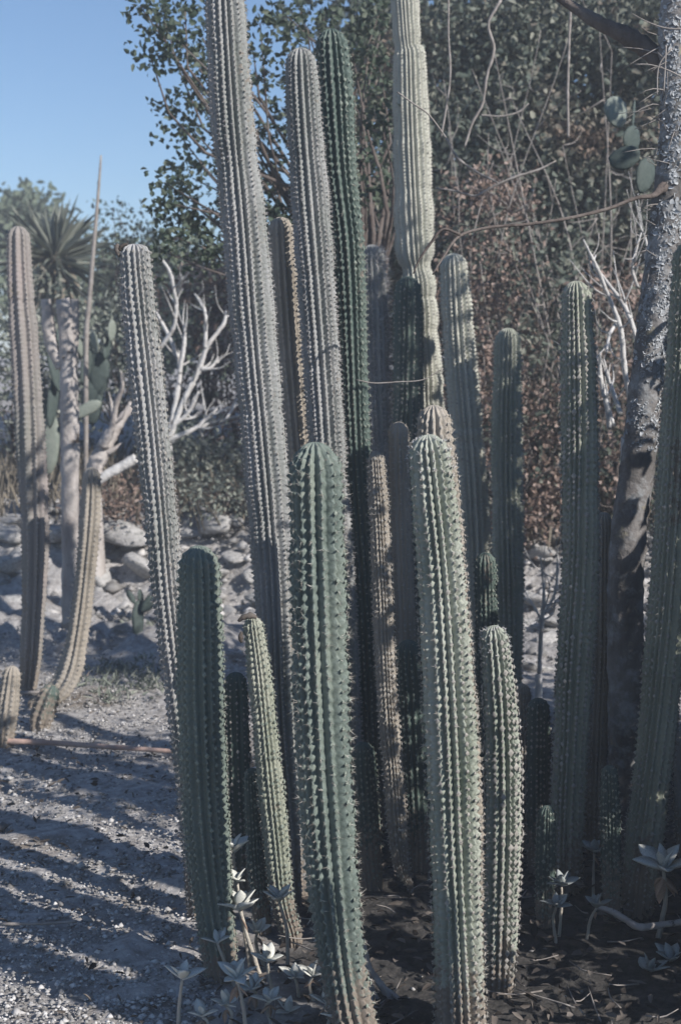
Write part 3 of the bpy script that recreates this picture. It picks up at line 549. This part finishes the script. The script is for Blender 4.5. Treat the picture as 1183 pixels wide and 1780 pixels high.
def bare_tree(name, label, Y, branches, base_px, m='wood_white', group=None):
    b0 = W(*base_px, Y); base = np.array([b0[0], b0[1], float(ground_z(b0[0], b0[1])) - .03]); root = thing(name, label, 'tree', base, group)
    for br in branches:
        P = np.array(pxtube(br, Y)); P[:, 1] += np.linspace(0, rng.uniform(-.25, .25), len(P)); P[:, 3] *= .78; P[-1, 3] *= .55
        P[1:-1, :3] += rng.normal(size=(len(P) - 2, 3)) * .008; b = Bag(); b.add(*tube(P, 7 * len(P), 8, .10))
        Q = resample(P, 30)
        for _ in range(5 if m == 'wood_white' else 2):
            k = rng.integers(8, 29); d = Q[k, :3] - Q[k - 4, :3]; d = d / np.linalg.norm(d) + rng.normal(size=3) * .6; l = rng.uniform(.06, .2)
            b.add(*tube([[*Q[k, :3], Q[k, 3] * .5], [*(Q[k, :3] + d * l * .5 + rng.normal(size=3) * .015), Q[k, 3] * .35], [*(Q[k, :3] + d * l + [0, 0, .03]), .0012]], 8, 5, .08))
        link('branch', b.mesh('branch', base, True), MATS[m], root)
    b = Bag(); b.add(*tube([[*base, branches[0][0][2] * mpp(Y) * 1.5], [*W(*base_px, Y), branches[0][0][2] * mpp(Y) * 1.1]], 6, 8)); link('trunk', b.mesh('trunk', base, True), MATS[m], root)
bare_tree('bare_tree', 'small bare tree with smooth white upturned branches beside leaning cactus', 9.6, [
    [(291, 770, 8), (300, 715, 7), (312, 646, 5.5), (302, 610, 5), (289, 581, 4.5), (266, 540, 4)], [(312, 650, 5), (323, 600, 4.6), (321, 562, 4.2)],
    [(291, 770, 7), (316, 695, 6), (350, 642, 5.5), (357, 604, 5), (375, 580, 4.6), (390, 560, 4.3), (392, 540, 4)], [(357, 606, 4.6), (355, 551, 4), (345, 525, 3.8), (335, 509, 3.4)],
    [(350, 642, 4.4), (366, 640, 4), (380, 620, 3.2)], [(274, 610, 5), (300, 570, 4.6), (308, 535, 4.2), (310, 509, 4), (298, 475, 3.6), (281, 445, 3)], [(310, 509, 3.6), (325, 480, 3.2)],
    [(293, 745, 5), (320, 725, 4.6), (338, 703, 4.4), (346, 680, 4)], [(294, 765, 6), (335, 745, 5.4), (355, 730, 4.8), (376, 711, 4.4)], [(296, 768, 5.6), (330, 752, 5), (361, 741, 4.6), (422, 722, 4)], [(392, 730, 3), (410, 700, 2.6), (413, 665, 2.3)]], (291, 775))
one_tube('fallen_branch', 'thick white fallen branch propped behind the curved cactus', 'branch', pxtube([(165, 842, 7), (183, 827, 9), (210, 812, 9), (237, 797, 9)], 9.0), 'wood_white', rough=.06)
bare_tree('dead_tree', 'weathered grey forked dead trunk between curved cactus and leaning cactus', 9.0, [[(158, 860, 17), (165, 815, 19), (182, 768, 18), (205, 742, 13), (216, 715, 9), (221, 700, 7)], [(178, 775, 13), (195, 740, 8), (205, 700, 6), (219, 672, 5), (217, 645, 4)]], (158, 860), 'wood_dead')
def dead_cactus():
    Y = 7.7; base = W(122, 1010, Y); gzv = float(ground_z(base[0], base[1])); base[2] = gzv
    root = thing('dead_cactus', 'dry grey dead cactus trunk with stubby broken arms behind curved cactus', 'cactus', base)
    for nm, P in (('trunk', [(122, 1090, 15), (121, 1000, 14), (122, 900, 15), (122, 780, 16), (120, 650, 16), (116, 560, 15), (108, 520, 12)]), ('arm', [(121, 640, 10), (128, 590, 9), (130, 545, 8), (130, 520, 7)]), ('arm', [(106, 640, 9), (90, 600, 11), (84, 560, 11), (80, 520, 8)])):
        b = Bag(); P = np.array(pxtube(P, Y)); P[0, 2] = max(P[0, 2], gzv - .05) if nm == 'trunk' else P[0, 2]
        b.add(*tube(P, 40, 12, .07)); link(nm, b.mesh(nm, base, True), MATS['wood_dead'], root)
dead_cactus()

# prickly pears: every pad a part
def pad_mesh():
    V = IV.copy(); V[:, 1] *= .12; z = V[:, 2]; V[:, 0] *= .82 + .12 * z; V[:, 2] += 0; return new_mesh('pad', V, IF, True)
PADS = {}
mat('pad_pale', [(.17, .195, .17), (.24, .265, .23)], 7, .65, .2, 60)
for k in ('pad', 'pad_dark', 'pad_pale'):
    PADS[k] = pad_mesh(); PADS[k].materials.append(MATS[k])
def prickly_pear(label, Y, base_px, pads, group='prickly pears'):
    b0 = W(*base_px, Y); base = np.array([b0[0], b0[1], float(ground_z(b0[0], b0[1]))]); root = thing('prickly_pear', label, 'prickly pear', base, group)
    for (x, y, hw, hh, tilt, yaw, dy, k) in pads:
        o = link('pad', PADS[k], None, root); o.location = W(x, y, Y + dy) - base; o.rotation_euler = (R(random.uniform(-8, 8)), R(tilt), R(yaw))
        o.scale = (hw * mpp(Y), (hw + hh) * .5 * mpp(Y), hh * mpp(Y))
    return root
prickly_pear('prickly pear with tilted pads beside the dead dry cactus trunk', 9.6, (100, 760), [(92, 700, 18, 46, 8, 60, 0, 'pad_dark'), (96, 645, 16, 38, -12, 55, -.05, 'pad_dark'), (70, 645, 16, 34, -25, -60, .05, 'pad_dark'), (104, 590, 13, 28, 20, 70, .05, 'pad_dark'), (74, 695, 18, 36, -12, 50, .05, 'pad'), (150, 712, 14, 30, 62, 10, 0, 'pad'), (84, 770, 26, 60, 2, 0, .1, 'pad')])
prickly_pear('prickly pear of grey pads at the foot of the flower stalk', 10.2, (170, 690), [(150, 640, 17, 32, 12, 60, 0, 'pad_dark'), (165, 595, 14, 21, -18, -50, -.05, 'pad'), (186, 605, 13, 22, 25, 60, .05, 'pad_dark'), (140, 605, 12, 22, -35, 60, 0, 'pad'), (172, 650, 24, 40, 0, 0, .08, 'pad_dark'), (195, 575, 14, 20, 10, 60, 0, 'pad'), (160, 700, 24, 40, 0, 0, .1, 'pad_dark')])
prickly_pear('small dark prickly pear of a few pads growing alone on the gravel', GY(1118), (240, 1118), [(240, 1080, 14, 38, 2, 30, 0, 'pad_dark'), (266, 1042, 15, 32, 42, 10, -.02, 'pad_dark'), (245, 1040, 12, 20, -30, 70, .04, 'pad_dark'), (228, 1038, 7, 14, -30, 30, -.02, 'pad_dark')])
prickly_pear('tall prickly pear with one big pale round pad beside the lichen tree', 5.7, (1090, 1230), [(1070, 195, 34, 27, -12, 38, -.22, 'pad_pale'), (1100, 200, 12, 27, 12, 70, .02, 'pad_dark'), (1097, 243, 30, 24, -30, 40, 0, 'pad_dark'), (1085, 275, 34, 20, -18, -10, -.05, 'pad_dark'), (1120, 305, 26, 34, 20, 30, .05, 'pad_dark'), (1148, 380, 20, 48, -8, -30, .08, 'pad_dark'), (1142, 470, 18, 52, 10, 20, .05, 'pad_dark'), (1132, 570, 18, 58, 10, -20, .05, 'pad_dark'), (1118, 690, 18, 66, 6, 30, .05, 'pad_dark'), (1104, 810, 20, 70, 4, -20, .05, 'pad_dark'), (1092, 940, 20, 75, 2, 20, .05, 'pad_dark'), (1090, 1080, 20, 80, 0, 0, .05, 'pad_dark'), (1090, 1180, 20, 60, 0, 0, .05, 'pad_dark')])

# lichen tree
def lichen_tree():
    Y = GY(1492); rows = [(1082, 1500, 33), (1086, 1380, 28), (1088, 1200, 29), (1086, 1050, 29), (1092, 920, 28), (1108, 810, 27), (1116, 720, 26), (1128, 620, 25), (1140, 520, 25), (1153, 420, 25), (1166, 300, 24), (1172, 180, 22), (1168, 60, 22), (1182, -60, 22), (1210, -260, 20)]
    P = np.array(pxtube(rows, Y)); P[:, 3] *= 1.1; P[0, 2] = -.03; base = P[0, :3].copy(); base[2] = 0
    root = thing('lichen_tree', 'crooked dark tree trunk crusted with pale blue-grey lichen', 'tree', base)
    b = Bag(); b.add(*tube(P, 150, 18, .045)); link('trunk', b.mesh('trunk', base, True), MATS['bark_lichen'], root)
    arch = np.array(pxtube([(1165, 140, 16), (1140, 90, 17), (1105, 55, 16), (1070, 30, 13), (1040, 5, 11), (1000, -30, 8), (930, -90, 5)], Y)); arch[:, 1] += np.linspace(0, .25, len(arch))
    low = np.array(pxtube([(1160, 340, 15), (1145, 330, 10), (1125, 345, 4.5), (1090, 352, 3.6), (1040, 372, 3), (970, 390, 2.8), (900, 402, 2.6), (830, 410, 2.5), (783, 426, 2.4), (757, 460, 1.8), (738, 490, 1.2)], Y)); low[:, 1] += np.linspace(0, -.35, len(low))
    low2 = np.array(pxtube([(783, 426, 2.2), (755, 417, 2.4), (735, 440, 2.2), (716, 468, 1.6), (708, 488, 1.2)], Y)); low2[:, 1] -= .33
    for P2, nn in ((arch, 40), (low, 60), (low2, 24)):
        b = Bag(); b.add(*tube(P2, nn, 9, .06)); link('branch', b.mesh('branch', base, True), MATS['bark'], root)
    # lichen flakes and dry twiglets
    Q = resample(P, 900); T, U, Vv = frames(Q[:, :3]); n = 16000
    zz = 1.5 - (np.array([780., -200.]) - 630) / FPX * Y
    ok = np.where(Q[:, 2] > zz[0])[0]; i = ok[rng.integers(0, len(ok), n)]; clus = (np.sin(i * .11) + np.sin(i * .037 + 1) + rng.normal(size=n) * .9) > -.6; i = i[clus]; n = len(i)
    a = rng.random(n) * 6.3; out = np.cos(a)[:, None] * U[i] + np.sin(a)[:, None] * Vv[i]
    keep = (out[:, 0] * .8 - out[:, 1] * .5 + rng.normal(size=n) * .5) > -.15; i, a, out = i[keep], a[keep], out[keep]; n = len(i)
    Cc = Q[i, :3] + out * (Q[i, 3] * .97)[:, None] + T[i] * rng.normal(size=(n, 1)) * .004
    D = rdir(n); D = D - out * (D * out).sum(1)[:, None] * .8; V, F, A = leaves(Cc, D, out + rdir(n) * .35, rng.uniform(.007, .019, n), rng.uniform(.006, .016, n))
    link('lichen', new_mesh('lichen', V - base, F, False, A), MATS['lichen'], root, kind='stuff')
    tw = Bag()
    for _ in range(90):
        py = rng.uniform(20, 460); k = np.argmin(np.abs(Q[:, 2] - W(1160, py, Y)[2])); s = Q[k, :3]
        d = np.array([rng.uniform(-1, .1), rng.uniform(-.6, .1), rng.uniform(-.6, .35)]); l = rng.uniform(.05, .17)
        tw.add(*tube([[*s, .0022], [*(s + d * l * .5 + rng.normal(size=3) * .012), .0015], [*(s + d * l + rng.normal(size=3) * .02), .0007]], 6, 4))
    for pts in ([(1175, 68), (1140, 66), (1110, 56), (1080, 40)], [(1195, 165), (1150, 140), (1115, 128), (1085, 127)], [(1150, 100), (1128, 130), (1125, 180)], [(1140, 95), (1138, 140), (1136, 175)]):
        tw.add(*tube(np.array(pxtube([(x, y, 1.6 - .3 * q) for q, (x, y) in enumerate(pts)], Y)) - [0, .12, 0, 0], 16, 5))
    link('twigs', tw.mesh('twigs', base, True), MATS['twig'], root, kind='stuff')
    cr = [np.array([rng.uniform(1.35, 3.0), rng.uniform(3.6, 5.2), rng.uniform(3.25, 3.8)]) for _ in range(220)]
    cr = [c for c in cr if 4.55 < c[0] * math.cos(SUN_AZ) + c[1] * math.sin(SUN_AZ) < 4.85]
    lf = Bag(); clump_leaves(lf, cr, 55, .22, .06, .036); link('crown', lf.mesh('crown', base), MATS['leaf_oak'], root)
    lb = Bag(); limbs(lb, P[-1, :3], cr[::4], .02); link('limbs', lb.mesh('limbs', base, True), MATS['bark'], root)
lichen_tree()
bare_tree('bare_shrub', 'bare shrub of long pale crossing branches behind the lichen tree', 6.2, [
    [(1098, 720, 6), (1085, 640, 6), (1070, 570, 5.5), (1048, 510, 4.5), (1028, 470, 4), (1006, 420, 3)], [(1120, 640, 5), (1095, 550, 5), (1075, 500, 4), (1048, 460, 3.5), (1052, 436, 3)], [(1072, 560, 4), (1052, 590, 4), (1040, 614, 3.5)],
    [(1058, 745, 5.5), (1048, 700, 5.5), (1043, 650, 5), (1040, 612, 4)], [(1078, 720, 5.5), (1066, 670, 5), (1057, 625, 4)], [(1108, 500, 3.5), (1102, 470, 3.5), (1104, 440, 3), (1112, 405, 2.5)], [(1120, 450, 3), (1114, 420, 3), (1110, 390, 2)], [(1066, 740, 3.5), (1056, 690, 3.5), (1050, 650, 3)]], (1085, 760))
bare_tree('bare_sapling', 'small pale branching bare sapling between two shaded cacti', 6.3, [[(936, 1170, 5), (937, 1080, 5), (935, 1020, 3.5), (932, 960, 2.5)], [(937, 1080, 3.2), (960, 1030, 3.2), (964, 980, 2.6), (965, 950, 2)], [(936, 1070, 2.6), (915, 1030, 2.2)], [(936, 1090, 2.4), (915, 1075, 1.8)], [(937, 1075, 2.4), (962, 1060, 2)], [(936, 1095, 2.2), (912, 1078, 1.6)]], (936, 1172), 'wood_white')

# hanging vines and twigs in front of the foliage
VG = 'bare hanging vines in front of the leafy tree'
for lab, Y, pts in (('pale crooked vine hanging with a long S-curve before the leafy tree', 6.4, [(870, 0, 3.5), (848, 42, 3.4), (858, 85, 3.6), (846, 130, 3.4), (838, 180, 3.2), (820, 215, 3), (806, 258, 2.6)]), ('straight pale vine hanging plumb before the leafy tree', 6.6, [(992, -10, 3.4), (988, 80, 3.2), (986, 160, 3.2), (987, 240, 3)]),
        ('thin wavy vine hanging beside the cream cactus', 6.2, [(779, -20, 2.2), (779, 60, 2.4), (782, 130, 2.4), (776, 180, 2.2), (766, 240, 2.2)]), ('short vine curling up like a hook before the leafy tree', 6.4, [(835, 200, 2), (870, 202, 2.2), (900, 195, 2.2), (918, 180, 1.6)]),
        ('forked dry twig pointing at the cream cactus', 6.0, [(757, 327, 1.6), (790, 332, 2.6), (826, 340, 2.6), (860, 322, 3), (900, 306, 3.2), (935, 295, 2.6), (965, 280, 2)]), ('dry twig sloping under the hanging vines', 6.0, [(775, 240, 2.6), (795, 275, 3), (830, 300, 3.2), (865, 318, 3)])):
    one_tube('hanging_vine', lab, 'vine', pxtube([(x, y, r * .72) for (x, y, r) in pts], Y), 'twig', 40, 6, .16, VG)
for lab, Y, pts in (('pale dry twig crossing the joint of the dark green cactus', 4.3, [(618, 660, 1.0), (650, 666, 1.2), (690, 664, 1.3), (735, 660, 1.0), (770, 640, .8)]), ('dark thin twig across the middle of the cream cactus', 4.55, [(690, 160, 1.3), (720, 182, 1.5), (745, 200, 1.5), (775, 240, 1.4)])):
    one_tube('dry_twig', lab, 'twig', pxtube(pts, Y), 'twig', 24, 5, .06)

# sticks on the ground
def ground_stick(name, label, pts, m, lift=.012, group=None):
    P = []
    for (x, y, r) in pts:
        Y = GY(y); P.append([*(W(x, y, Y) + [0, 0, lift]), r * mpp(Y)])
    return one_tube(name, label, 'stick', P, m, 40, 8, .05, group)
ground_stick('wooden_pole', 'long reddish wooden pole lying across the gravel', [(-120, 1296, 5.5), (0, 1297, 5.5), (90, 1300, 5), (200, 1308, 4.5), (318, 1316, 4)], 'wood_red', .02)
ground_stick('dry_stick', 'short straight tan stick lying on the shaded gravel', [(-60, 1618, 3), (0, 1614, 3), (70, 1613, 3), (134, 1609, 2.6)], 'twig', .012)
ground_stick('dry_stick', 'pale stick lying in front of the small tan cactus', [(-60, 1232, 3), (0, 1229, 3.4), (76, 1226, 3)], 'twig', .06)
ground_stick('fallen_branch', 'crooked grey fallen branch lying in the shade behind the low blue rosettes', [(1038, 1608, 4), (1062, 1616, 6), (1085, 1630, 6), (1110, 1644, 7), (1145, 1640, 6), (1190, 1634, 6)], 'wood_dead', .05)
def dry_roots():
    Y = 3.22; base = W(668, 1785, Y); base[2] = 0
    root = thing('dry_cactus_skeleton', 'grey woody strips of a dead cactus at the foot of the plump cactus', 'dead wood', base)
    for k, pts in enumerate([[(632, 1650, 3), (640, 1690, 5), (655, 1720, 6), (690, 1760, 7), (712, 1795, 7)], [(634, 1665, 3), (642, 1720, 5), (660, 1760, 6), (672, 1795, 6)], [(650, 1710, 4), (672, 1735, 5), (692, 1768, 6), (704, 1795, 6)], [(636, 1700, 4), (645, 1745, 6), (655, 1795, 7)], [(655, 1725, 3), (690, 1742, 4), (722, 1776, 5), (735, 1800, 5)]]):
        P = np.array(pxtube(pts, Y)); P[:, 1] += np.linspace(.06, .04 - .02 * k, len(P)); b = Bag(); b.add(*tube(P, 30, 7, .12)); link('strip', b.mesh('strip', base, True), MATS['wood_dead'], root)
dry_roots()

# ------------------------------------------------------------------ pale succulents: each leaf a part
def suc_leaf(L=1.0):
    us = [0, .18, .42, .68, .88, 1.0]; ws = [.10, .20, .27, .22, .10, .0]; V = []; F = []
    for u, w in zip(us, ws):
        c = -.20 * u * u + .14 * u
        for s, h in ((-1, .06), (0, -.01), (1, .06)): V.append((u, s * w, c + h * (w / .27) + .015))
        for s in (1, -1): V.append((u, s * w * .55, c - .045 * (w / .27 + .15)))
    V = np.array(V)
    for i in range(len(us) - 1):
        a, b = i * 5, (i + 1) * 5
        for j in range(5): F.append([a + j, a + (j + 1) % 5, b + (j + 1) % 5, b + j])
    return V, np.array(F)
SL = {}
for k in ('succulent', 'succulent_blue', 'succulent_dry'):
    V, F = suc_leaf(); SL[k] = new_mesh('leaf', V, F, True); SL[k].materials.append(MATS[k])
def succulent(label, x, y, size, foot, leafs=7, skin='succulent', dry=0, Y=None, seed=0, group='pale succulents on bare stems', ring2=True):
    """rosette centre at photo (x, y), leaf length in photo px, foot = photo (x, y) of the stem's base."""
    rs = random.Random(seed)
    Yb = GY(foot[1]) if Y is None else Y
    top = W(x, y, Yb - .02); ft = W(foot[0], foot[1], Yb); ft[2] = 0 if Y is None else ft[2]
    if Y is not None: ft[2] = 0.0
    root = thing('succulent_plant', label, 'succulent', ft, group)
    sw = max(.004, size * .085 * mpp(Yb)); mid = ft * .45 + top * .55 + np.array([rs.uniform(-.012, .012), rs.uniform(-.01, .01), 0])
    b = Bag(); b.add(*tube([[*(ft - [0, 0, .02]), sw * 1.15], [*mid, sw], [*top, sw * .8]], 14, 8, .1)); link('stem', b.mesh('stem', ft, True), MATS['succulent_stem'], root)
    Ls = size * mpp(Yb); t = top - ft
    a0 = rs.uniform(0, 6.3)
    for i in range(leafs):
        inner = i >= leafs * .6
        el = R(rs.uniform(50, 78) if inner else rs.uniform(14, 46)); az = a0 + i * 2.4
        o = link('leaf', SL[skin], None, root); o.location = t + np.array([0, 0, .004 * i / leafs])
        o.rotation_euler = (R(rs.uniform(-15, 15)), -el, az); s = Ls * 1.22 * (rs.uniform(.68, .9) if inner else rs.uniform(.8, 1.1)); o.scale = (s, s * rs.uniform(.85, 1.15), s)
    for i in range(dry):
        o = link('dry_leaf', SL['succulent_dry'], None, root); o.location = t * .97 - np.array([0, 0, Ls * .25])
        o.rotation_euler = (R(rs.uniform(-40, 40)), R(rs.uniform(25, 75)), a0 + i * 2.1); s = Ls * rs.uniform(.6, .9); o.scale = (s, s * .8, s)
S = [('lone rosette on a bare stem at the gravel edge, three main leaves', 317, 1702, 38, (308, 1800), 5, 'succulent', 0, GY(1790)),
     ('small rosette leaning away from the tall dried-leaf rosette', 378, 1640, 28, (412, 1740), 4, 'succulent', 0, 3.32),
     ('large open rosette with a collar of hanging brown dried leaves', 412, 1702, 40, (430, 1805), 8, 'succulent', 5, GY(1795)),
     ('topmost upright rosette above the stacked pair beside the gravel-edge cactus', 405, 1482, 36, (440, 1700), 6, 'succulent', 0, 3.46),
     ('small rosette tucked between the topmost one and the star-shaped one', 412, 1532, 26, (436, 1730), 5, 'succulent', 0, 3.42),
     ('star-shaped wide rosette on a long leaning stem', 418, 1582, 42, (455, 1700), 8, 'succulent', 1, 3.38),
     ('rosette with pinkish leaves on a straight stem before the thin olive cactus', 485, 1568, 36, (500, 1690), 7, 'succulent', 0, 3.45),
     ('compact rosette standing among the low rosettes before the plump cactus', 465, 1672, 32, (475, 1770), 7, 'succulent', 0, 3.30),
     ('low rosette next to the orange dried leaf', 512, 1700, 30, (520, 1775), 6, 'succulent', 0, 3.28),
     ('low rosette with an orange dried leaf under it', 543, 1698, 30, (548, 1790), 6, 'succulent', 2, 3.24),
     ('tiny low rosette near the ground below the compact rosette', 500, 1760, 26, (502, 1800), 5, 'succulent', 0, 3.2),
     ('broad pale rosette at the very foot of the plump cactus', 598, 1775, 40, (598, 1810), 6, 'succulent', 0, 3.08),
     ('narrow-leaved rosette low before the dried-leaf rosette', 392, 1748, 30, (398, 1800), 6, 'succulent', 2, 3.12),
     ('drooping rosette between the compact one and the dried-leaf one', 440, 1722, 32, (446, 1790), 6, 'succulent', 2, 3.22),
     ('half-withered rosette beside the lone rosette', 352, 1768, 28, (356, 1815), 4, 'succulent', 4, 3.1),
     ('low rosette under the compact rosette, with brown lower leaves', 468, 1742, 28, (472, 1800), 6, 'succulent', 3, 3.14),
     ('little rosette touching the foot of the plump cactus', 566, 1745, 26, (566, 1800), 5, 'succulent', 1, 3.1),
     ('small rosette half hidden behind the star-shaped one', 446, 1622, 28, (462, 1720), 6, 'succulent', 1, 3.44),
     ('clustered grey rosette in the shade under the tall pale-topped cactus', 975, 1540, 28, (970, 1640), 9, 'succulent_blue', 0, 3.62),
     ('shaded grey rosette beside the clustered one', 966, 1576, 24, (966, 1650), 7, 'succulent_blue', 0, 3.58),
     ('ragged shaded rosette on a short stem near the crooked fallen branch', 1036, 1578, 26, (1018, 1650), 8, 'succulent_blue', 1, 3.6),
     ('dim rosette deep in the shade behind the ragged one', 1032, 1482, 26, (1030, 1560), 7, 'succulent_blue', 1, 3.9),
     ('big drooping rosette with curled brown leaves beneath', 1152, 1512, 50, (1142, 1650), 8, 'succulent', 6, 3.62),
     ('low blue-grey rosette of broad leaves in front of the crooked fallen branch', 1128, 1690, 34, (1126, 1740), 6, 'succulent_blue', 0, 3.42),
     ('second low blue-grey rosette beside the broad-leaved one', 1166, 1672, 32, (1166, 1730), 6, 'succulent_blue', 0, 3.46)]
for i, s in enumerate(S): succulent(s[0], s[1], s[2], s[3], s[4], s[5], s[6], s[7], Y=s[8], seed=40 + i)
# dry bud on the thin olive cactus's tip, dry scraps on the broken top
def scraps(root, Y, items, m):
    o3 = np.array(root.location)
    for pts in items:
        b = Bag(); b.add(*tube(pxtube(pts, Y), 12, 7, .15)); link('dry_bud', b.mesh('dry_bud', o3, True), MATS[m], root)
scraps(broken, broken.location.y - .02, [[(208, 446, 2), (204, 438, 4), (203, 430, 4), (206, 424, 2)], [(208, 436, 2), (212, 428, 4), (222, 424, 2)]], 'litter')
scraps(budded, budded.location.y - .03, [[(446, 1074, 3), (434, 1070, 6), (422, 1074, 5), (414, 1080, 2)], [(420, 1098, 2), (418, 1108, 5), (420, 1117, 2)]], 'litter')
def ground_plants():
    n = 420; x = rng.uniform(-1.75, -.3, n); y = rng.uniform(6.2, 8.2, n); k = np.sin(x * 6 + 1) + np.sin(y * 4) > .5; x, y = x[k], y[k]; n = len(x)
    Cc = np.repeat(np.stack([x, y, ground_z(x, y)], -1), 9, 0) + rng.normal(size=(n * 9, 3)) * [.03, .03, .004]
    V, F, A = leaves(Cc, rdir(n * 9, .9), rdir(n * 9, 1), rng.uniform(.02, .06, n * 9), rng.uniform(.006, .014, n * 9))
    o = link('ground_weeds', new_mesh('ground_weeds', V, F, False, A), MATS['leaf_sage'], kind='stuff'); tag(o, 'low sparse grey-green weeds dotted over the gravel', 'weeds')
ground_plants()

def haze():
    import bmesh
    bm = bmesh.new(); bmesh.ops.create_cube(bm, size=1.0); me = bpy.data.meshes.new('haze'); bm.to_mesh(me); bm.free()
    o = link('haze', me, None, kind='stuff'); o.location = (0, 55, 3.0); o.scale = (150, 250, 9.0)
    m = bpy.data.materials.new('haze'); m.use_nodes = True; nt = m.node_tree; nt.nodes.clear(); out = nt.nodes.new('ShaderNodeOutputMaterial'); v = nt.nodes.new('ShaderNodeVolumePrincipled')
    v.inputs['Color'].default_value = (.86, .92, 1, 1); v.inputs['Density'].default_value = HAZE; v.inputs['Anisotropy'].default_value = 0.0
    nt.links.new(v.outputs[0], out.inputs['Volume']); me.materials.append(m)
    tag(o, 'thin pale bluish haze hanging in the air over the whole garden', 'haze')
HAZE = 0.0075
haze()
